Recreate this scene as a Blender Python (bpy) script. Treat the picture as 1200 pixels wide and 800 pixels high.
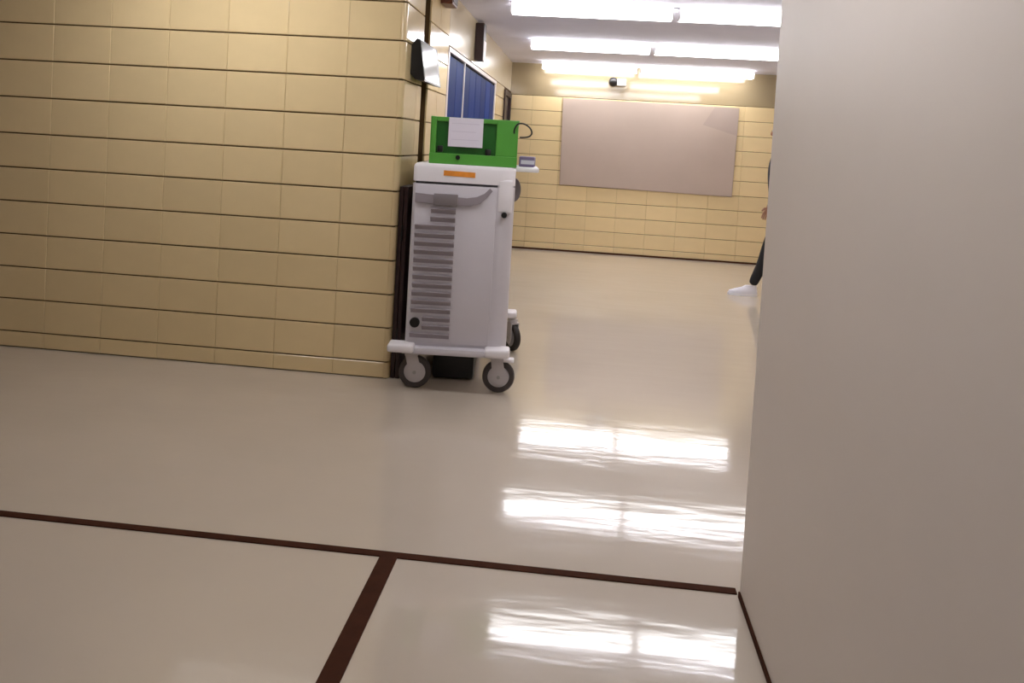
import bpy, bmesh, math, random
from mathutils import Vector, Matrix

# ------------------------------------------------------------------ reset
for o in list(bpy.data.objects):
    bpy.data.objects.remove(o, do_unlink=True)
S = bpy.context.scene
C = S.collection
random.seed(7)

# ------------------------------------------------------------------ camera
# focal length and attitude solved from the photo's wall, floor and lamp lines (1200 x 800 frame)
F_PX, PY = 937.3, 207.9
cam = bpy.data.cameras.new('camera')
cam.sensor_width = 36.0
cam.lens = F_PX / 1200 * 36.0
cam.shift_y = (PY - 400) / 1200
cam.clip_start = 0.05
cam_o = bpy.data.objects.new('camera', cam)
C.objects.link(cam_o)
R = Vector((0.9940251781, 0.0924934325, 0.0579561060))
U = Vector((-0.0615121173, 0.0360676123, 0.9974544535))
F = Vector((-0.0901676478, 0.9950598436, -0.0415415816))
cam_o.matrix_world = Matrix(((R.x, U.x, -F.x, 0), (R.y, U.y, -F.y, 0), (R.z, U.z, -F.z, 1.4), (0, 0, 0, 1)))
S.camera = cam_o

# ------------------------------------------------------------------ world, exposure
w = bpy.data.worlds.new('world')
S.world = w
w.use_nodes = True
w.node_tree.nodes['Background'].inputs[0].default_value = (0.9, 0.88, 0.85, 1)
w.node_tree.nodes['Background'].inputs[1].default_value = 0.02
S.view_settings.view_transform = 'Standard'
S.view_settings.look = 'None'
S.view_settings.gamma = 1
S.view_settings.use_curve_mapping = False
S.view_settings.exposure = 0.1
LAMP = 14.0

# ------------------------------------------------------------------ materials
def srgb(r, g, b):
    f = lambda c: (c / 255 / 12.92) if c / 255 <= 0.04045 else ((c / 255 + 0.055) / 1.055) ** 2.4
    return (f(r), f(g), f(b), 1)

def mat(name, col, rough=0.5, spec=0.5, metal=0.0, coat=0.0, rand=0.0, noise=0.0, nscale=8.0, bump=0.0, bscale=30.0,
        emit=None, strength=0.0, alpha=1.0, trans=0.0, bstretch=None):
    m = bpy.data.materials.new(name)
    m.use_nodes = True
    nt = m.node_tree
    b = nt.nodes['Principled BSDF']
    b.inputs['Base Color'].default_value = col
    b.inputs['Roughness'].default_value = rough
    b.inputs['Specular IOR Level'].default_value = spec
    b.inputs['Metallic'].default_value = metal
    b.inputs['Coat Weight'].default_value = coat
    b.inputs['Alpha'].default_value = alpha
    b.inputs['Transmission Weight'].default_value = trans
    tc = nt.nodes.new('ShaderNodeTexCoord')
    if rand or noise:
        hsv = nt.nodes.new('ShaderNodeHueSaturation')
        hsv.inputs['Color'].default_value = col
        add = None
        if rand:
            oi = nt.nodes.new('ShaderNodeObjectInfo')
            mr = nt.nodes.new('ShaderNodeMapRange')
            mr.inputs['To Min'].default_value = 1 - rand
            mr.inputs['To Max'].default_value = 1 + rand
            nt.links.new(oi.outputs['Random'], mr.inputs['Value'])
            add = mr.outputs[0]
        if noise:
            nz = nt.nodes.new('ShaderNodeTexNoise')
            nz.inputs['Scale'].default_value = nscale
            nz.inputs['Detail'].default_value = 4
            nt.links.new(tc.outputs['Object'], nz.inputs['Vector'])
            mr2 = nt.nodes.new('ShaderNodeMapRange')
            mr2.inputs['From Min'].default_value = 0.3
            mr2.inputs['From Max'].default_value = 0.7
            mr2.inputs['To Min'].default_value = 1 - noise
            mr2.inputs['To Max'].default_value = 1 + noise
            nt.links.new(nz.outputs['Fac'], mr2.inputs['Value'])
            if add:
                mu = nt.nodes.new('ShaderNodeMath')
                mu.operation = 'MULTIPLY'
                nt.links.new(add, mu.inputs[0])
                nt.links.new(mr2.outputs[0], mu.inputs[1])
                add = mu.outputs[0]
            else:
                add = mr2.outputs[0]
        nt.links.new(add, hsv.inputs['Value'])
        nt.links.new(hsv.outputs[0], b.inputs['Base Color'])
    if bump:
        nb = nt.nodes.new('ShaderNodeTexNoise')
        nb.inputs['Scale'].default_value = bscale
        nb.inputs['Detail'].default_value = 3
        bp = nt.nodes.new('ShaderNodeBump')
        bp.inputs['Strength'].default_value = bump
        bp.inputs['Distance'].default_value = 0.01
        if bstretch:
            mp = nt.nodes.new('ShaderNodeMapping')
            mp.inputs['Scale'].default_value = bstretch
            nt.links.new(tc.outputs['Object'], mp.inputs['Vector'])
            nt.links.new(mp.outputs[0], nb.inputs['Vector'])
        else:
            nt.links.new(tc.outputs['Object'], nb.inputs['Vector'])
        nt.links.new(nb.outputs['Fac'], bp.inputs['Height'])
        nt.links.new(bp.outputs[0], b.inputs['Normal'])
    if emit:
        b.inputs['Emission Color'].default_value = emit
        b.inputs['Emission Strength'].default_value = strength
    return m

M = {}
M['tile'] = mat('glazed_tile', srgb(228, 204, 156), 0.11, 0.5, rand=0.035, noise=0.03, nscale=5, bump=0.05, bscale=9)
M['mortar'] = mat('dark_mortar', srgb(92, 70, 44), 0.9, 0.2, noise=0.1)
M['floor'] = mat('waxed_floor', srgb(200, 187, 170), 0.085, 0.7, noise=0.03, nscale=1.6, bump=0.13, bscale=2.2, bstretch=(0.8, 3.2, 1))
M['strip'] = mat('brown_strip', srgb(66, 36, 22), 0.85, 0.1, noise=0.15, nscale=20)
M['ceiling'] = mat('ceiling_plaster', srgb(222, 221, 234), 0.85, 0.2, noise=0.03, nscale=3)
M['plaster'] = mat('cream_wall_paint', srgb(226, 215, 204), 0.5, 0.4, noise=0.02, nscale=2)
M['lamp'] = mat('lamp_diffuser', srgb(255, 255, 255), 0.4, emit=(0.98, 0.975, 0.985, 1), strength=LAMP)
M['lamp_metal'] = mat('lamp_white_enamel', srgb(225, 222, 222), 0.4)
M['cart'] = mat('cart_grey_enamel', srgb(208, 203, 208), 0.38, 0.4, noise=0.015, nscale=6)
M['cart_light'] = mat('cart_light_plastic', srgb(238, 233, 235), 0.4, 0.4)
M['cart_mid'] = mat('cart_mid_grey', srgb(128, 120, 122), 0.5)
M['vent'] = mat('cart_vent_grey', srgb(152, 143, 148), 0.55)
M['dark'] = mat('dark_gap', srgb(50, 46, 52), 0.6)
M['black'] = mat('black_plastic', srgb(18, 16, 16), 0.4)
M['rubber'] = mat('tyre_rubber', srgb(66, 58, 56), 0.6)
M['rubber_black'] = mat('tyre_rubber_black', srgb(40, 32, 28), 0.6)
M['caster'] = mat('caster_metal', srgb(196, 190, 190), 0.4, 0.5)
M['orange'] = mat('orange_sticker', srgb(238, 150, 50), 0.5, noise=0.12, nscale=25)
M['green'] = mat('green_plastic', srgb(86, 160, 62), 0.3, 0.5, noise=0.05, nscale=7)
M['green_dark'] = mat('dark_green_plastic', srgb(46, 106, 46), 0.15, 0.5)
M['paper'] = mat('white_paper', srgb(228, 222, 232), 0.7, 0.2)
M['print'] = mat('faint_print', srgb(214, 207, 219), 0.7, 0.2)
M['purple'] = mat('purple_grey_plastic', srgb(122, 104, 140), 0.5)
M['blue'] = mat('blue_locker_enamel', srgb(11, 50, 116), 0.5, 0.03, rand=0.2)
M['blue_dark'] = mat('blue_locker_shadow_gap', srgb(10, 26, 60), 0.5)
M['white_frame'] = mat('white_frame_paint', srgb(226, 216, 214), 0.35)
M['brown'] = mat('brown_wood', srgb(96, 46, 26), 0.4, noise=0.15, nscale=15)
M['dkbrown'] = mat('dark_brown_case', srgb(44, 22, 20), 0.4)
M['glassface'] = mat('pale_glass_face', srgb(190, 194, 190), 0.12, 0.6)
M['board'] = mat('grey_board', srgb(172, 155, 144), 0.42, 0.4, noise=0.03, nscale=3)
M['sheet'] = mat('tan_plastic_sheet', srgb(182, 164, 150), 0.35, 0.5, noise=0.05, nscale=1.5, bump=0.05, bscale=2.5)
M['steel'] = mat('brushed_steel', srgb(170, 168, 165), 0.3, metal=1.0)
M['skin'] = mat('skin', srgb(168, 120, 92), 0.55)
M['trouser'] = mat('black_trousers', srgb(26, 24, 26), 0.85)
M['shirt'] = mat('dark_shirt', srgb(48, 46, 54), 0.85)
M['hair'] = mat('dark_hair', srgb(28, 20, 16), 0.6)
M['shoe'] = mat('white_shoe_leather', srgb(226, 224, 230), 0.45)
M['sole'] = mat('white_shoe_sole', srgb(236, 234, 236), 0.5)
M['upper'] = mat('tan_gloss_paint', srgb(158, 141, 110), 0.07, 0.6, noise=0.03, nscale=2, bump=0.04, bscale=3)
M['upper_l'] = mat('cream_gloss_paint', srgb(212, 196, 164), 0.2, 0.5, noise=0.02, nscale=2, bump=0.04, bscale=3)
M['recess'] = mat('brown_recess', srgb(140, 112, 76), 0.9, 0.1)
M['door'] = mat('dark_door_paint', srgb(52, 34, 32), 0.4)

# ------------------------------------------------------------------ mesh helpers
def new(name, mesh, m=None, parent=None, loc=None, rot=None):
    o = bpy.data.objects.new(name, mesh)
    C.objects.link(o)
    if m is not None and not mesh.materials:
        mesh.materials.append(M[m])
    if parent is not None:
        o.parent = parent
    if loc: o.location = loc
    if rot: o.rotation_euler = rot
    return o

def empty(name, loc=(0, 0, 0), rz=0):
    o = bpy.data.objects.new(name, None)
    o.empty_display_size = 0.1
    C.objects.link(o)
    o.location = loc
    o.rotation_euler = (0, 0, rz)
    return o

def tag(o, label=None, cat=None, group=None, kind=None):
    if label: o['label'] = label
    if cat: o['category'] = cat
    if group: o['group'] = group
    if kind: o['kind'] = kind
    return o

def bm_box(bm, x0, x1, y0, y1, z0, z1, bev=0.0, seg=2):
    t = bmesh.new()
    bmesh.ops.create_cube(t, size=1)
    bmesh.ops.scale(t, vec=(x1 - x0, y1 - y0, z1 - z0), verts=t.verts)
    bmesh.ops.translate(t, vec=((x0 + x1) / 2, (y0 + y1) / 2, (z0 + z1) / 2), verts=t.verts)
    if bev:
        bmesh.ops.bevel(t, geom=list(t.edges), offset=bev, segments=seg, affect='EDGES', profile=0.5)
    join(bm, t)

def join(bm, t):
    me = bpy.data.meshes.new('tmp')
    t.to_mesh(me)
    t.free()
    bm.from_mesh(me)
    bpy.data.meshes.remove(me)

def mesh_of(name, bm, smooth=False):
    bmesh.ops.recalc_face_normals(bm, faces=bm.faces)
    me = bpy.data.meshes.new(name)
    bm.to_mesh(me)
    bm.free()
    if smooth:
        for p in me.polygons: p.use_smooth = True
        try: me.set_sharp_from_angle(angle=math.radians(40))
        except Exception: pass
    return me

def box(name, m, x0, x1, y0, y1, z0, z1, bev=0.0, parent=None, seg=2):
    bm = bmesh.new()
    bm_box(bm, x0, x1, y0, y1, z0, z1, bev, seg)
    return new(name, mesh_of(name, bm, bev > 0 and seg > 1), m, parent)

def bm_cyl(bm, c, r, h, axis='Z', seg=32, bev=0.0, r2=None):
    t = bmesh.new()
    bmesh.ops.create_cone(t, cap_ends=True, segments=seg, radius1=r, radius2=r if r2 is None else r2, depth=h)
    if bev:
        es = [e for e in t.edges if len([f for f in e.link_faces if len(f.verts) > 4]) == 1]
        bmesh.ops.bevel(t, geom=es, offset=bev, segments=2, affect='EDGES')
    if axis == 'X': bmesh.ops.rotate(t, matrix=Matrix.Rotation(math.pi / 2, 3, 'Y'), verts=t.verts)
    if axis == 'Y': bmesh.ops.rotate(t, matrix=Matrix.Rotation(math.pi / 2, 3, 'X'), verts=t.verts)
    bmesh.ops.translate(t, vec=c, verts=t.verts)
    join(bm, t)

def cyl(name, m, c, r, h, axis='Z', seg=32, bev=0.0, parent=None, r2=None):
    bm = bmesh.new()
    bm_cyl(bm, c, r, h, axis, seg, bev, r2)
    return new(name, mesh_of(name, bm, True), m, parent)

def bm_prism(bm, pts, axis, a0, a1):
    """pts: 2D outline; axis 'X': pts are (y,z); 'Y': (x,z); 'Z': (x,y)"""
    def P(u, v, a):
        return {'X': (a, u, v), 'Y': (u, a, v), 'Z': (u, v, a)}[axis]
    A = [bm.verts.new(P(u, v, a0)) for u, v in pts]
    B = [bm.verts.new(P(u, v, a1)) for u, v in pts]
    n = len(pts)
    bm.faces.new(A)
    bm.faces.new(B[::-1])
    for i in range(n):
        bm.faces.new((A[i], B[i], B[(i + 1) % n], A[(i + 1) % n]))

def prism(name, m, pts, axis, a0, a1, parent=None, smooth=False):
    bm = bmesh.new()
    bm_prism(bm, pts, axis, a0, a1)
    return new(name, mesh_of(name, bm, smooth), m, parent)

def tube(name, m, pts, r, parent=None, closed=False, seg=10):
    cu = bpy.data.curves.new(name, 'CURVE')
    cu.dimensions = '3D'
    sp = cu.splines.new('NURBS')
    sp.points.add(len(pts) - 1)
    for p, q in zip(sp.points, pts): p.co = (*q, 1)
    sp.use_endpoint_u = True
    sp.use_cyclic_u = closed
    sp.order_u = 3
    cu.bevel_depth = r
    cu.bevel_resolution = 3
    cu.resolution_u = 6
    cu.use_fill_caps = True
    tmp = bpy.data.objects.new('tmp', cu)
    C.objects.link(tmp)
    dg = bpy.context.evaluated_depsgraph_get()
    me = bpy.data.meshes.new_from_object(tmp.evaluated_get(dg))
    bpy.data.objects.remove(tmp)
    me.materials.clear()
    me.name = name
    for p in me.polygons: p.use_smooth = True
    return new(name, me, m, parent)

def arc(cx, cy, r, a0, a1, n=8):
    return [(cx + r * math.cos(math.radians(a0 + (a1 - a0) * i / n)), cy + r * math.sin(math.radians(a0 + (a1 - a0) * i / n))) for i in range(n + 1)]

# ------------------------------------------------------------------ the setting
WX = -1.06      # face of the corridor's left wall
FY = 4.505      # face of the front tile wall
BY = 10.77      # face of the far wall
CZ = 2.50       # ceiling
JX, JY = 0.575, 2.59   # right wall corner
XR = 3.2

tag(box('floor', 'floor', -5.2, 3.4, -3.2, 11.0, -0.1, 0.0), kind='structure')
tag(box('ceiling', 'ceiling', -5.2, 3.4, -3.2, 11.0, CZ, CZ + 0.1), kind='structure')

# walls that carry tiles: a mortar core, tiles are children
core = bmesh.new()
bm_box(core, -5.2, WX - 0.015, FY + 0.012, FY + 0.15, 0, CZ)
wall_front = tag(new('wall_front', mesh_of('wall_front', core), 'mortar'), 'pale yellow glazed tile wall with dark joints', kind='structure')

LK0, LK1, LKZ = 5.95, 8.95, 2.06
DR0, DR1, DRZ = 9.98, 10.70, 2.03
core = bmesh.new()
for y0, y1, z0, z1 in ((FY + 0.15, 4.998, 0, CZ), (5.202, LK0, 0, CZ), (LK0, LK1, LKZ, CZ), (LK1, DR0, 0, CZ), (DR0, DR1, DRZ, CZ), (DR1, 10.9, 0, CZ)):
    bm_box(core, WX - 0.14, WX - 0.012, y0, y1, z0, z1)
bm_box(core, WX - 0.60, WX - 0.54, LK0 - 0.05, LK1 + 0.05, 0, CZ)
bm_box(core, WX - 0.54, WX - 0.14, LK0 - 0.05, LK0, 0, CZ)
bm_box(core, WX - 0.54, WX - 0.14, LK1, LK1 + 0.05, 0, CZ)
bm_box(core, WX - 0.54, WX - 0.14, LK0, LK1, LKZ, LKZ + 0.05)
wall_left = tag(new('wall_left', mesh_of('wall_left', core), 'mortar'), 'yellow tile corridor wall behind the cart', kind='structure')

core = bmesh.new()
bm_box(core, WX - 0.012, XR, BY + 0.008, BY + 0.15, 0, CZ)
wall_back = tag(new('wall_back', mesh_of('wall_back', core), 'mortar'), 'yellow tile wall at the end of the corridor', kind='structure')

# plain walls: the right corner by the camera and those that close the place
core = bmesh.new()
bm_prism(core, [(JX + 0.03, -3.0), (JX + 0.03, JY), (XR, JY), (XR, JY - 0.15), (JX + 0.18, JY - 0.15), (JX + 0.18, -3.0)], 'Z', 0, CZ)
me = mesh_of('wall_right', core)
tag(new('wall_right', me, 'plaster'), 'pale painted wall on the right edge', kind='structure')
# rounded corner edge of that wall
bm = bmesh.new()
bm_prism(bm, [(JX + 0.03, -3.0), (JX, -3.0)] + [(JX + 0.03 - 0.03 * math.cos(a), JY - 0.03 + 0.03 * math.sin(a)) for a in [i * math.pi / 16 for i in range(9)]], 'Z', 0, CZ)
tag(new('wall_right_facing', mesh_of('wall_right_facing', bm, True), 'plaster'), kind='structure')
tag(box('baseboard_right', 'strip', JX - 0.006, JX, -3.0, JY - 0.03, 0.0, 0.018), kind='structure')
tag(box('wall_far_right', 'plaster', XR, XR + 0.15, JY - 0.15, BY + 0.15, 0, CZ), kind='structure')
tag(box('wall_behind', 'plaster', -5.2, JX + 0.18, -3.15, -3.0, 0, CZ), kind='structure')
tag(box('wall_far_left', 'plaster', -5.2, -5.05, -3.0, FY, 0, CZ), kind='structure')

# ---- tiles
tile_cache = {}
def tile_mesh(wd, ht, th=0.012):
    k = (round(wd, 3), round(ht, 3), th)
    if k not in tile_cache:
        bm = bmesh.new()
        bm_box(bm, -wd / 2, wd / 2, 0, th, -ht / 2, ht / 2)
        es = [e for e in bm.edges if all(abs(v.co.y) < 1e-6 for v in e.verts)]
        bmesh.ops.bevel(bm, geom=es, offset=0.003, segments=1, affect='EDGES')
        me = mesh_of('tile', bm)
        me.materials.append(M['tile'])
        tile_cache[k] = me
    return tile_cache[k]

def lay(parent, edges, rows, place, hz, vz, skip=None, off=None):
    for r in range(len(rows) - 1):
        z0, z1 = rows[r] + hz / 2, rows[r + 1] - hz / 2
        if r == 0: z0 = rows[0] + 0.006
        for i in range(len(edges) - 1):
            a, b = edges[i] + vz / 2, edges[i + 1] - vz / 2
            if b - a < 0.02: continue
            if skip and skip((a + b) / 2, (z0 + z1) / 2): continue
            o = new('tile', tile_mesh(b - a, z1 - z0), None, parent)
            place(o, (a + b) / 2, (z0 + z1) / 2)

ROWS = [0, .097, .296, .491, .688, .888, 1.09, 1.295, 1.512, 1.732, 1.952, 2.172, 2.392, CZ]
# front wall, seen face on
ed = [WX - 0.03]
x = -1.395
while x > -4.0:
    ed.append(x); x -= 0.358
ed = ed[::-1]
def pl_front(o, a, z):
    o.location = (a, FY, z)
lay(wall_front, ed, ROWS, pl_front, 0.008, 0.0012)
# rounded corner tiles between front wall and corridor wall
for r in range(len(ROWS) - 1):
    z0, z1 = ROWS[r] + 0.005, ROWS[r + 1] - 0.005
    bm = bmesh.new()
    pts = [(0, 0)] + [(0.03 * math.sin(a), -0.03 * math.cos(a)) for a in [i * math.pi / 16 for i in range(9)]]
    bm_prism(bm, pts, 'Z', 0, z1 - z0)
    me = mesh_of('corner_tile', bm, True)
    me.materials.append(M['tile'])
    new('corner_tile', me, None, wall_front, loc=(WX - 0.03, FY + 0.03, z0))
# corridor wall
GR0, GR1 = 5.00, 5.20
ed = [FY + 0.03, 4.86, GR0]
def pl_left(o, a, z):
    o.location = (WX, a, z)
    o.rotation_euler = (0, 0, math.pi / 2)
lay(wall_left, ed, ROWS, pl_left, 0.007, 0.0015)
lay(wall_left, [GR1, 5.53, LK0 - 0.06], ROWS, pl_left, 0.006, 0.003)
rows_top = [LKZ + 0.05, 2.172, 2.392, CZ]
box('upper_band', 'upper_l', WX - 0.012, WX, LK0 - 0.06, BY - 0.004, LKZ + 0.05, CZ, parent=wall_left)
lay(wall_left, [LK1 + 0.06, 9.33, 9.66, DR0 - 0.05], [z for z in ROWS if z < 2] + [LKZ + 0.05], pl_left, 0.006, 0.0015)
# far wall
rows_far = [0, .10] + [.10 + .197 * i for i in range(1, 13)]
rows_far = [z for z in rows_far if z <= 2.08]
ed = [WX + 0.002] + [0.84 + 0.4 * i for i in range(-4, 6)] + [XR]
def pl_far(o, a, z):
    o.location = (a, BY - 0.004, z)
lay(wall_back, ed, rows_far, pl_far, 0.006, 0.0015)
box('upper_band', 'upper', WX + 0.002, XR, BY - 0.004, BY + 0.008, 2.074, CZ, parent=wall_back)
tag(box('baseboard_back', 'strip', WX, XR, BY - 0.02, BY - 0.004, 0.0, 0.022), kind='structure')

# joint cover in the corridor wall, locker frame, door
tag(box('trim_1', 'recess', WX - 0.12, WX - 0.07, GR0 - 0.05, GR1 + 0.05, 0, CZ), 'dark upright recess in the corridor wall', kind='structure')
bm = bmesh.new()
bm_box(bm, WX - 0.06, WX + 0.008, LK0 - 0.055, LK1 + 0.055, LKZ - 0.0, LKZ + 0.038, 0.004)
bm_box(bm, WX - 0.06, WX + 0.004, LK0 - 0.055, LK0 - 0.002, 0.0, LKZ, 0.004)
bm_box(bm, WX - 0.06, WX + 0.004, LK1 + 0.002, LK1 + 0.055, 0.0, LKZ, 0.004)
tag(new('trim_2', mesh_of('trim_2', bm), 'white_frame'), 'white frame around the blue lockers', kind='structure')
d = tag(box('door_1', 'door', WX - 0.06, WX - 0.015, DR0 + 0.03, DR1 - 0.03, 0.01, DRZ - 0.02, 0.004), 'dark door at the far end of the left wall', kind='structure')
bm = bmesh.new()
bm_box(bm, WX - 0.06, WX + 0.02, DR0 - 0.045, DR0 + 0.028, 0, DRZ + 0.045)
bm_box(bm, WX - 0.06, WX + 0.02, DR1 - 0.028, DR1 + 0.045, 0, DRZ + 0.045)
bm_box(bm, WX - 0.06, WX + 0.02, DR0 + 0.028, DR1 - 0.028, DRZ - 0.018, DRZ + 0.045)
new('door_frame', mesh_of('door_frame', bm), 'dkbrown', d)
cyl('door_handle', 'steel', (WX + 0.02, DR0 + 0.12, 1.0), 0.025, 0.05, 'X', parent=d)

# brown strips in the floor
tag(box('trim_3', 'strip', -5.0, JX - 0.006, 2.572, 2.606, 0.0, 0.004), 'brown strip running across the floor', kind='structure')
tag(box('trim_4', 'strip', -0.602, -0.543, -2.9, 2.572, 0.0, 0.004), 'brown strip running along the floor towards the viewer', kind='structure')

# ------------------------------------------------------------------ ceiling lamps
def fixture(x0, x1, y, label, group):
    t = tag(empty('ceiling_light', ((x0 + x1) / 2, y, CZ)), label, 'ceiling light', group)
    L = (x1 - x0) / 2
    bm = bmesh.new()
    bm_box(bm, -L, L, -0.045, 0.045, -0.028, 0.0, 0.004)
    new('housing', mesh_of('housing', bm), 'lamp_metal', t)
    pts = [(-0.078, -0.028)] + [(-0.078 + 0.02 * (1 - math.cos(a)), -0.075 - 0.018 * math.sin(a)) for a in [i * math.pi / 8 for i in range(5)]]
    pts = pts + [(-u, v) for u, v in pts[::-1]]
    bm = bmesh.new()
    bm_prism(bm, pts, 'X', -L + 0.008, L - 0.008)
    new('diffuser', mesh_of('diffuser', bm), 'lamp', t)
    for s in (-1, 1):
        bm = bmesh.new()
        bm_box(bm, L - 0.008 if s > 0 else -L, L if s > 0 else -L + 0.008, -0.08, 0.08, -0.094, -0.028, 0.004)
        new('end_cap', mesh_of('end_cap', bm), 'lamp_metal', t)
    return t
g = 'fluorescent ceiling lights'
for y, nm in ((6.2, 'nearest row in view, topmost in the picture'), (8.38, 'middle row in view'), (10.48, 'farthest row, close to the end wall')):
    fixture(-0.64, 0.590, y, 'long white ceiling light, left one of the ' + nm, g)
    fixture(0.635, 2.06, y, 'long white ceiling light, right one of the ' + nm, g)
fixture(-0.25, 1.05, 3.7, 'unseen white ceiling light added to brighten the floor in front of the cart', g)  # unseen lamp added to light the floor ahead of the cart
fixture(-0.60, 0.50, 1.5, 'unseen white ceiling light added over the near floor strip to brighten the cart front', g)  # another added lamp out of view, lights cart front and right wall
fixture(-2.66, -1.40, 3.7, 'unseen white ceiling light added to brighten the left tile wall', g)  # added off-frame lamp, brightens the left tile wall from above

# ------------------------------------------------------------------ charging cart
CX0, CX1, CF, CB = -0.945, -0.378, 4.40, 5.36
cart = tag(empty('charging_cart', ((CX0 + CX1) / 2, (CF + CB) / 2, 0), math.radians(5)), 'tall grey wheeled cart with slotted end panel beside the tile wall', 'cart')
ox, oy = (CX0 + CX1) / 2, (CF + CB) / 2
PV = Vector((CX1, CF))   # the cart is turned about its near right corner
_d = Matrix.Rotation(math.radians(5), 2) @ (Vector((ox, oy)) - PV)
cart.location = (PV.x + _d.x, PV.y + _d.y, 0)
def cl(o):
    """shift a mesh made in world coordinates into the cart's frame"""
    o.data.transform(Matrix.Translation((-ox, -oy, 0)))
    return o
rr, rl = 0.085, 0.025
plan = (arc(CX0 + rl, CF + rl, rl, 180, 270, 5) + arc(CX1 - rr, CF + rr, rr, 270, 360, 10)
        + arc(CX1 - rr, CB - rr, rr, 0, 90, 8) + arc(CX0 + rl, CB - rl, rl, 90, 180, 5))
def plan_in(d):
    return [(ox + (u - ox) * (1 - d / 0.28), oy + (v - oy) * (1 - d / 0.5)) for u, v in plan]
def stack(name, m, levels, parent):
    bm = bmesh.new()
    rings = [[bm.verts.new((u, v, z)) for u, v in plan_in(d)] for z, d in levels]
    n = len(plan)
    for a, b in zip(rings, rings[1:]):
        for i in range(n):
            bm.faces.new((a[i], a[(i + 1) % n], b[(i + 1) % n], b[i]))
    bm.faces.new(rings[0][::-1]); bm.faces.new(rings[-1])
    return cl(new(name, mesh_of(name, bm, True), m, parent))
stack('body', 'cart', [(0.252, 0.0), (1.155, 0.0)], cart)
stack('gap', 'dark', [(1.155, 0.012), (1.168, 0.012)], cart)
top = stack('lid', 'cart_light', [(1.168, 0.0), (1.247, 0.0), (1.26, 0.004), (1.268, 0.014)], cart)
cl(box('sticker', 'orange', -0.802, -0.627, CF - 0.0025, CF - 0.0005, 1.203, 1.232, parent=top)).data.transform(Matrix.Rotation(math.radians(1.2), 4, 'Y'))
# end door panel, slightly proud of the body
door = cl(box('door_panel', 'cart', -0.928, -0.478, CF - 0.006, CF + 0.01, 0.268, 1.150, 0.004, parent=cart))
# handle: bent strip with a darker grip plate
bm = bmesh.new()
outl = [(-0.925, 1.103), (-0.80, 1.096), (-0.64, 1.088), (-0.585, 1.098), (-0.545, 1.118), (-0.515, 1.150),
        (-0.50, 1.135), (-0.53, 1.095), (-0.565, 1.062), (-0.62, 1.044), (-0.80, 1.048), (-0.925, 1.052)]
bm_prism(bm, outl, 'Y', CF - 0.022, CF - 0.006)
h = cl(new('handle', mesh_of('handle', bm), 'vent', cart))
cl(box('grip', 'cart_mid', -0.822, -0.688, CF - 0.032, CF - 0.020, 1.040, 1.106, 0.005, parent=h))
# louvres: lip on top, face leaning back and down
def louvre(x0, x1, z):
    bm = bmesh.new()
    f = CF - 0.006
    bm_prism(bm, [(f, z + 0.016), (f - 0.020, z + 0.013), (f - 0.020, z + 0.010), (f, z - 0.014)], 'X', x0, x1)
    cl(new('louvre', mesh_of('louvre', bm), 'vent', door))
zs = [1.008, 0.962] + [0.916 - 0.0466 * i for i in range(14)]
for i, z in enumerate(zs):
    short = i < 2 or i in (13, 14)
    louvre(-0.835 if i < 2 else (-0.852 if short else -0.918), -0.698, z)
cl(cyl('knob', 'black', (-0.892, CF - 0.012, 0.382), 0.028, 0.024, 'Y', 24, 0.004, door))
# latch and side handle on the rounded corner
bm = bmesh.new()
bm_box(bm, -0.474, -0.388, CF - 0.002, CF + 0.07, 1.012, 1.200, 0.014, 3)
lt = cl(new('latch', mesh_of('latch', bm, True), 'cart_light', cart))
cl(cyl('lock', 'black', (-0.430, CF - 0.008, 1.006), 0.016, 0.03, 'Y', 20, 0.003, lt))
pts = [(CX1 - 0.004, 1.195)] + [(CX1 - 0.004 + 0.04 * math.sin(a), 1.125 + 0.07 * math.cos(a)) for a in [i * math.pi / 10 for i in range(1, 10)]] + [(CX1 - 0.004, 1.055)]
cl(prism('side_handle', 'cart_mid', pts, 'Y', 4.78, 4.90, cart))
# side shelf
cl(box('side_shelf', 'cart_light', CX1 - 0.02, -0.245, 4.62, 5.15, 1.242, 1.268, 0.006, parent=cart))
# base platform with bumpers
plat = cl(box('platform', 'cart', -0.955, -0.385, 4.345, 5.42, 0.214, 0.252, 0.008, parent=cart))
for bx0_, bx1_, by in ((-0.495, -0.355, 4.37), (-0.44, -0.316, 5.39), (-1.03, -0.885, 4.37), (-0.945, -0.86, 5.37)):
    cl(box('bumper', 'cart_light', bx0_, bx1_, by - 0.05, by + 0.07, 0.222, 0.268, 0.014, parent=plat, seg=3))

cl(box('under_dark_block', 'black', -0.80, -0.56, 4.62, 5.25, 0.012, 0.216, 0.01, parent=cart))  # black block added for the darkness under the cart

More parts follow.
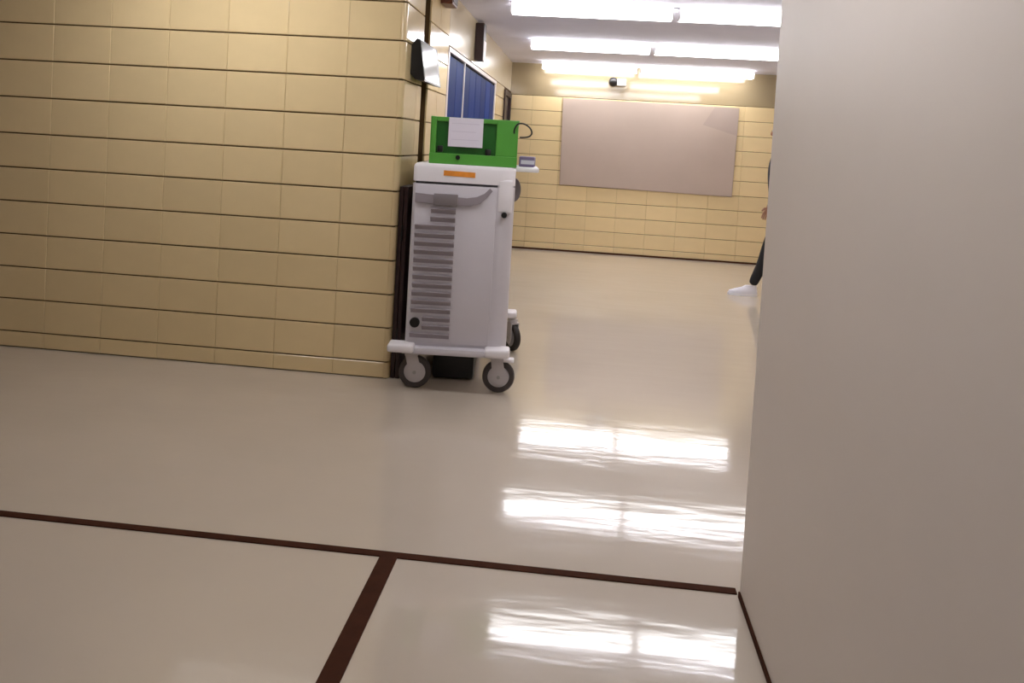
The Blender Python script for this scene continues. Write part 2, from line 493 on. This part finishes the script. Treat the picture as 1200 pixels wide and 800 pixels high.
def caster(cx, cy, axis, wheel='rubber', trail=0.0):
    c = empty('caster')
    c.parent = cart
    c.location = (cx - ox, cy - oy, 0)
    R0 = 0.091
    bm = bmesh.new()
    # tyre ring profile
    prof = [(R0 - 0.030, -0.019), (R0 - 0.006, -0.019), (R0, -0.011), (R0, 0.011), (R0 - 0.006, 0.019), (R0 - 0.030, 0.019)]
    n = 36
    rings = []
    for i in range(n):
        a = 2 * math.pi * i / n
        ring = []
        for r, t in prof:
            u, v = r * math.cos(a), r * math.sin(a)
            ring.append(bm.verts.new((u + trail, t, v + R0) if axis == 'Y' else (t, u + trail, v + R0)))
        rings.append(ring)
    for i in range(n):
        A, B = rings[i], rings[(i + 1) % n]
        for j in range(len(prof)):
            bm.faces.new((A[j], A[(j + 1) % len(prof)], B[(j + 1) % len(prof)], B[j]))
    new('tyre', mesh_of('tyre', bm, True), wheel, c)
    cc = (trail, 0, R0) if axis == 'Y' else (0, trail, R0)
    cyl('hub', 'caster', cc, R0 - 0.028, 0.030, axis, 32, 0.003, c)
    # fork: two tapering cheeks, crown and stem
    bm = bmesh.new()
    for s in (-1, 1):
        pts = [(-0.034, 0.188), (0.034, 0.188), (trail + 0.036, R0 + 0.02)] + [(trail + 0.036 * math.cos(a), R0 + 0.036 * math.sin(a) - 0.005) for a in [-i * math.pi / 8 for i in range(9)]] + [(trail - 0.036, R0 + 0.02)]
        bm_prism(bm, pts, axis, s * 0.024, s * 0.030)
    if axis == 'Y': bm_box(bm, -0.036, 0.036, -0.030, 0.030, 0.184, 0.194)
    else: bm_box(bm, -0.030, 0.030, -0.036, 0.036, 0.184, 0.194)
    bm_cyl(bm, (0, 0, 0.203), 0.032, 0.022, 'Z', 24)
    new('fork', mesh_of('fork', bm), 'caster', c)
    cyl('axle', 'steel', cc, 0.010, 0.068, axis, 12, 0.0, c)
    return c
k = caster(-0.423, 4.45, 'Y', 'rubber', 0.012)
kb = bmesh.new(); bm_box(kb, 0.035, 0.095, -0.03, 0.03, 0.176, 0.194, 0.005)
new('brake_pedal', mesh_of('brake_pedal', kb), 'cart_light', k)
caster(-0.905, 4.45, 'Y', 'rubber', 0.022)
k = caster(-0.338, 5.38, 'X', 'rubber_black')
k.rotation_euler = (0, 0, 0.5)
caster(-0.88, 5.36, 'X', 'rubber_black')

# dark panel added to stand for the shade between cart and wall
fp = tag(empty('gap_shade_panel', (-1.030, 4.665, 0)), 'added dark panel standing for the shade between the grey cart and the tile wall', 'panel')
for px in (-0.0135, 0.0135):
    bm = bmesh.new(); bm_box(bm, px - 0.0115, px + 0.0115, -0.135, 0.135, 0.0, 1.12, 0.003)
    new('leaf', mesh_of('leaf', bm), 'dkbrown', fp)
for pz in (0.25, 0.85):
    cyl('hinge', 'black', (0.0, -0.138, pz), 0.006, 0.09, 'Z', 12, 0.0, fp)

# ------------------------------------------------------------------ green bin on the cart
TZ = 1.268
bx0, bx1, by0, by1, bz1 = -0.874, -0.383, 4.44, 4.92, 1.532
bn = tag(empty('storage_bin', ((bx0 + bx1) / 2 - 0.02, (by0 + by1) / 2, TZ), math.radians(5)), 'bright green plastic bin with a white paper sheet, standing on the grey cart', 'bin')
def bl(o):
    o.data.transform(Matrix.Translation((-(bx0 + bx1) / 2, -(by0 + by1) / 2, -TZ)))
    return o
bm = bmesh.new()
th = 0.012
bm_box(bm, bx0, bx1, by0, by1, TZ + 0.001, TZ + 0.014)
bm_box(bm, bx0, bx0 + th, by0, by1, TZ, bz1, 0.004)
bm_box(bm, bx1 - th, bx1, by0, by1, TZ, bz1, 0.004)
bm_box(bm, bx0, bx1, by1 - th, by1, TZ, bz1, 0.004)
# front frame round a set-back pane
bm_box(bm, bx0, -0.842, by0, by0 + 0.03, TZ + 0.058, bz1, 0.005)
bm_box(bm, -0.505, bx1, by0, by0 + 0.03, TZ + 0.058, bz1, 0.006)
bm_box(bm, bx0 - 0.001, bx1 + 0.001, by0 - 0.004, by0 + 0.03, TZ, TZ + 0.060, 0.004)
bm_box(bm, -0.845, -0.502, by0 + 0.002, by0 + 0.02, bz1 - 0.026, bz1 - 0.001, 0.003)
body = bl(new('bin_body', mesh_of('bin_body', bm), 'green', bn))
bl(box('front_pane', 'green_dark', -0.845, -0.503, by0 + 0.018, by0 + 0.026, TZ + 0.06, bz1 - 0.025, parent=bn))
for px, pz in ((-0.815, 1.352), (-0.545, 1.345)):
    bl(box('clip', 'black', px - 0.018, px + 0.014, by0 + 0.006, by0 + 0.02, pz - 0.018, pz + 0.018, 0.004, parent=bn))
bl(cyl('stud', 'black', (-0.713, by0 - 0.006, 1.308), 0.013, 0.012, 'Y', 16, 0.002, bn))
pp = bl(box('paper_label', 'paper', -0.773, -0.580, by0 - 0.006, by0 - 0.004, 1.368, 1.530, parent=bn))
for i in range(3):
    bl(box('print_line', 'print', -0.755, -0.60 - 0.02 * (i % 2), by0 - 0.0068, by0 - 0.006, 1.496 - i * 0.045, 1.500 - i * 0.045, parent=pp))
bl(box('rim', 'green', bx0 - 0.004, bx0 + 0.014, by0 + 0.03, by1 + 0.004, bz1 - 0.02, bz1 + 0.002, 0.004, parent=body))
bl(box('rim', 'green', bx1 - 0.014, bx1 + 0.004, by0 + 0.03, by1 + 0.004, bz1 - 0.02, bz1 + 0.002, 0.004, parent=body))
# cable loop and small purple box on the side shelf
cb = tube('cable', 'black', [(-0.405, 4.453, 1.462), (-0.408, 4.440, 1.475), (-0.39, 4.438, 1.517), (-0.35, 4.445, 1.518), (-0.315, 4.450, 1.495), (-0.303, 4.455, 1.462), (-0.33, 4.460, 1.440), (-0.374, 4.466, 1.440)], 0.0045)
tag(cb, 'thin black cable looping from the right side of the green bin', 'cable')
pb = tag(empty('cable_adapter', (-0.352, 4.85, 1.2685)), 'small purple grey box on the side shelf right of the green bin', 'box')
bm = bmesh.new(); bm_box(bm, -0.046, 0.046, -0.06, 0.06, 0.0, 0.062, 0.006)
new('case', mesh_of('case', bm), 'purple', pb)
bm = bmesh.new(); bm_box(bm, -0.034, 0.048, -0.062, -0.059, 0.016, 0.040)
new('label_plate', mesh_of('label_plate', bm), 'print', pb)

# ------------------------------------------------------------------ things on the corridor wall
# wedge shaped case with pale front
bxr = tag(empty('wall_case', (WX, 4.92, 1.75)), 'black wall case with pale glossy front, highest on the corner tiles left of the lockers', 'wall box')
prof = [(0, 0.03), (0.03, 0.0), (0.088, -0.01), (0.05, 0.235), (0.03, 0.24), (0, 0.2)]
bm = bmesh.new()
bm_prism(bm, prof, 'Y', -0.26, 0.27)
new('case', mesh_of('case', bm), 'black', bxr)
def on_face(t):   # point on the slanted front
    return (0.088 + (0.05 - 0.088) * t, -0.01 + 0.245 * t)
a, b = on_face(0.05), on_face(0.97)
bm = bmesh.new()
bm_prism(bm, [a, (a[0] + 0.003, a[1]), (b[0] + 0.003, b[1]), b], 'Y', -0.25, 0.20)
new('glass_front', mesh_of('glass_front', bm), 'glassface', bxr)
# brown wooden box under the ceiling
b1 = tag(empty('wooden_box', (WX, 5.58, 2.34)), 'small brown wooden box high on the left wall under the ceiling', 'wall box')
bm = bmesh.new(); bm_box(bm, 0, 0.085, -0.10, 0.10, 0.0, 0.158, 0.006)
new('case', mesh_of('case', bm), 'brown', b1)
bm = bmesh.new(); bm_box(bm, 0.085, 0.089, -0.085, 0.085, 0.015, 0.143, 0.002)
new('front_plate', mesh_of('front_plate', bm), 'dkbrown', b1)
# dark upright case above the lockers
b2 = tag(empty('upright_case', (WX, 7.28, 2.14)), 'dark upright case with pale front above the blue lockers', 'wall box')
bm = bmesh.new(); bm_box(bm, 0, 0.08, -0.08, 0.08, 0.0, 0.335, 0.006)
new('case', mesh_of('case', bm), 'dkbrown', b2)
bm = bmesh.new(); bm_box(bm, 0.08, 0.085, -0.075, 0.08, -0.005, 0.18, 0.002)
new('front_plate', mesh_of('front_plate', bm), 'white_frame', b2)

# blue lockers
LW = (LK1 - LK0) / 4
ordn = ['nearest of the row', 'second of the row from the near end', 'third of the row from the near end', 'farthest of the row']
for i in range(4):
    yc = LK0 + LW * (i + 0.5)
    t = tag(empty('locker', (WX - 0.006, yc, 0)), 'tall blue double locker in the left wall, ' + ordn[i], 'locker', 'blue lockers along the left wall')
    hw = LW / 2 - 0.003
    bm = bmesh.new()
    bm_box(bm, -0.46, -0.02, -hw, hw, 0.0, LKZ - 0.004)
    new('body', mesh_of('body', bm), 'blue_dark', t)
    for s in (-1, 1):
        bm = bmesh.new()
        y0, y1 = (-hw + 0.006, -0.004) if s < 0 else (0.004, hw - 0.006)
        bm_box(bm, -0.02, 0.0, y0, y1, 0.06, LKZ - 0.02, 0.004)
        dd = new('door', mesh_of('door', bm), 'blue', t)
        for zz in (0.30, 0.34, 0.38):
            bm = bmesh.new(); bm_box(bm, 0.0, 0.004, (y0 + y1) / 2 - 0.09, (y0 + y1) / 2 + 0.09, zz, zz + 0.012)
            new('vent_slot', mesh_of('vent_slot', bm), 'blue_dark', dd)
        bm = bmesh.new(); bm_box(bm, 0.0, 0.018, y0 + 0.03, y0 + 0.055, 0.98, 1.12, 0.004)
        new('handle', mesh_of('handle', bm), 'steel', dd)
for i, wd in ((1, 0.03),):
    yy = LK0 + LW * i
    tag(box('trim_%d' % (4 + i), 'white_frame', WX - 0.006, WX + 0.004, yy - wd / 2, yy + wd / 2, 0.0, LKZ), kind='structure')

# ------------------------------------------------------------------ far wall: board and camera
bd = tag(empty('wall_board', (0.807, BY - 0.004, 0.88)), 'large grey tan board covered by a plastic sheet on the end wall', 'board')
bm = bmesh.new()
bm_prism(bm, [(-1.137, 0.017), (1.137, -0.008), (1.157, 1.163), (-1.157, 1.174)], 'Y', -0.02, -0.0015)
new('panel', mesh_of('panel', bm), 'board', bd)
bm = bmesh.new()
bm_prism(bm, [(-1.130, 0.024), (1.130, 0.0), (1.142, 0.80), (0.70, 0.92), (0.84, 1.158), (-1.150, 1.167)], 'Y', -0.026, -0.0205)
new('cover_sheet', mesh_of('cover_sheet', bm), 'sheet', bd)

sc = tag(empty('security_camera', (0.39, BY - 0.01, 2.29)), 'small white security camera with black lens high on the end wall', 'camera')
bm = bmesh.new(); bm_box(bm, -0.04, 0.075, -0.16, -0.05, -0.045, 0.045, 0.01)
new('housing', mesh_of('housing', bm), 'lamp_metal', sc)
bm = bmesh.new(); bm_box(bm, -0.005, 0.035, -0.055, 0.004, -0.02, 0.02)
new('bracket', mesh_of('bracket', bm), 'lamp_metal', sc)
bm = bmesh.new()
bmesh.ops.create_uvsphere(bm, u_segments=24, v_segments=14, radius=0.062)
bmesh.ops.translate(bm, vec=(-0.09, -0.105, 0.005), verts=bm.verts)
new('lens_dome', mesh_of('lens_dome', bm, True), 'black', sc)

# ------------------------------------------------------------------ person at the right edge
def skin_mesh(verts, edges, radii, sub=2):
    me = bpy.data.meshes.new('sk')
    me.from_pydata(verts, edges, [])
    o = bpy.data.objects.new('sk', me)
    C.objects.link(o)
    m = o.modifiers.new('skin', 'SKIN')
    m.use_smooth_shade = True
    for i, r in enumerate(radii):
        sv = me.skin_vertices[0].data[i]
        sv.radius = r if isinstance(r, tuple) else (r, r)
        sv.use_root = (i == 0)
    s = o.modifiers.new('sub', 'SUBSURF')
    s.levels = sub; s.render_levels = sub
    dg = bpy.context.evaluated_depsgraph_get()
    out = bpy.data.meshes.new_from_object(o.evaluated_get(dg))
    bpy.data.objects.remove(o)
    for p in out.polygons: p.use_smooth = True
    return out

# local frame: x- is the walking direction, z up, origin on the floor under the hips
V, E, RD = [], [], []
def v(p, r, link=None):
    V.append(p); RD.append(r)
    if link is not None: E.append((link, len(V) - 1))
    return len(V) - 1
pel = v((0, 0, 0.95), (0.125, 0.16))
wa = v((-0.005, 0, 1.10), (0.105, 0.14), pel)
ch = v((-0.015, 0, 1.30), (0.12, 0.165), wa)
sh = v((-0.01, 0, 1.45), (0.085, 0.12), ch)
nk = v((-0.015, 0, 1.545), 0.046, sh)
hd0 = v((-0.035, 0, 1.625), (0.088, 0.074), nk)
hd1 = v((-0.035, 0, 1.70), (0.112, 0.088), hd0)
hd2 = v((-0.03, 0, 1.775), (0.085, 0.072), hd1)
# near leg (towards the viewer) is forward
def leg(s, knee, ank):
    hip = v((0.0, s * 0.095, 0.86), 0.09, pel)
    kn = v(knee, 0.062, hip)
    cf = v(((knee[0] * 0.6 + ank[0] * 0.4) + 0.015, knee[1], knee[2] * 0.6 + ank[2] * 0.4), 0.060, kn)
    an = v(ank, 0.050, cf)
    return an
leg(-1, (-0.125, -0.10, 0.50), (-0.250, -0.10, 0.105))
leg(1, (0.03, 0.10, 0.49), (0.27, 0.10, 0.15))
def arm(s, el, wr):
    sd = v((-0.005, s * 0.185, 1.42), 0.062, sh)
    e = v(el, 0.043, sd)
    q = v(wr, 0.029, e)
    d = (Vector(wr) - Vector(el)).normalized()
    pm = v(tuple(Vector(wr) + d * 0.055), (0.022, 0.034), q)
    side = Vector((-1, 0, 0)) - d * d.dot(Vector((-1, 0, 0)))
    side.normalize()
    for k, (o2, ln) in enumerate(((0.028, 0.062), (0.010, 0.072), (-0.009, 0.066), (-0.027, 0.05))):
        b0 = Vector(wr) + d * 0.085 + side * o2
        f0 = v(tuple(b0), 0.0088, pm)
        f1 = v(tuple(b0 + d * ln * 0.5 + Vector((0, -s * 0.006, 0))), 0.0085, f0)
        v(tuple(b0 + d * ln * 0.95 + Vector((0, -s * 0.022, 0))), 0.0070, f1)
    t0 = v(tuple(Vector(wr) + d * 0.03 + side * 0.038), 0.011, pm)
    v(tuple(Vector(wr) + d * 0.075 + side * 0.055 + Vector((0, -s * 0.01, 0))), 0.0085, t0)
arm(-1, (0.07, -0.225, 1.14), (0.05, -0.225, 0.89))
arm(1, (0.03, 0.225, 1.14), (-0.06, 0.225, 0.90))
bodym = skin_mesh(V, E, RD)
for nm in ('shirt', 'trouser', 'skin'): bodym.materials.append(M[nm])
for p in bodym.polygons:
    c = p.center
    if c.z > 1.52 or (abs(c.y) > 0.17 and c.z < 0.905): p.material_index = 2
    elif c.z < 0.96 and abs(c.y) < 0.195: p.material_index = 1
    else: p.material_index = 0
person = new('person', bodym, None, None, loc=(2.015, 8.40, 0.0))
tag(person, 'person in black trousers and white shoes stepping out at the right edge', 'person')
# face and hair
def ball(name, m, c, r, parent):
    bm = bmesh.new()
    bmesh.ops.create_uvsphere(bm, u_segments=20, v_segments=12, radius=1)
    bmesh.ops.scale(bm, vec=r, verts=bm.verts)
    bmesh.ops.translate(bm, vec=c, verts=bm.verts)
    return new(name, mesh_of(name, bm, True), m, parent)
for s in (-1, 1):
    ey = ball('eye', 'paper', (-0.122, s * 0.03, 1.690), (0.010, 0.014, 0.009), person)
    ball('pupil', 'black', (-0.131, s * 0.03, 1.690), (0.003, 0.006, 0.006), ey)
    ball('ear', 'skin', (-0.02, s * 0.086, 1.680), (0.02, 0.010, 0.032), person)
ball('nose', 'skin', (-0.134, 0, 1.660), (0.018, 0.013, 0.022), person)
ball('mouth', 'brown', (-0.116, 0, 1.622), (0.008, 0.024, 0.006), person)
ball('hair', 'hair', (-0.005, 0, 1.742), (0.112, 0.098, 0.088), person)
# shoes
def shoe(loc, pitch):
    sh_ = empty('shoe'); sh_.parent = person; sh_.location = loc; sh_.rotation_euler = (0, pitch, 0)
    # outline of the sole seen from above, toe at -x
    out = []
    for i in range(28):
        a = 2 * math.pi * i / 28
        u = math.cos(a); w_ = math.sin(a)
        out.append((-0.085 + 0.150 * -u, w_ * (0.048 - 0.008 * u * -1 + 0.004)))
    bm = bmesh.new(); bm_prism(bm, out, 'Z', 0.0, 0.024)
    new('sole', mesh_of('sole', bm, True), 'sole', sh_)
    bm = bmesh.new()
    lv = [(0.024, 0.98, 0.0), (0.045, 0.95, 0.004), (0.065, 0.74, 0.030), (0.085, 0.50, 0.062), (0.105, 0.40, 0.080)]
    rings = []
    for z, sc_, dx in lv:
        rings.append([bm.verts.new((-0.085 + dx + (x_ + 0.085) * sc_, y_ * min(1, sc_ * 1.15), z)) for x_, y_ in out])
    n = len(out)
    for A, B in zip(rings, rings[1:]):
        for i in range(n): bm.faces.new((A[i], A[(i + 1) % n], B[(i + 1) % n], B[i]))
    bm.faces.new(rings[0][::-1]); bm.faces.new(rings[-1])
    new('upper', mesh_of('upper', bm, True), 'shoe', sh_)
    for k in range(3):
        bm = bmesh.new()
        xx = -0.105 + k * 0.022; zz = 0.064 + k * 0.013
        bm_box(bm, xx - 0.004, xx + 0.004, -0.022, 0.022, zz, zz + 0.007, 0.002)
        new('lace', mesh_of('lace', bm), 'paper', sh_)
shoe((-0.255, -0.10, 0.0), 0.0)
shoe((0.285, 0.10, 0.028), math.radians(-14))
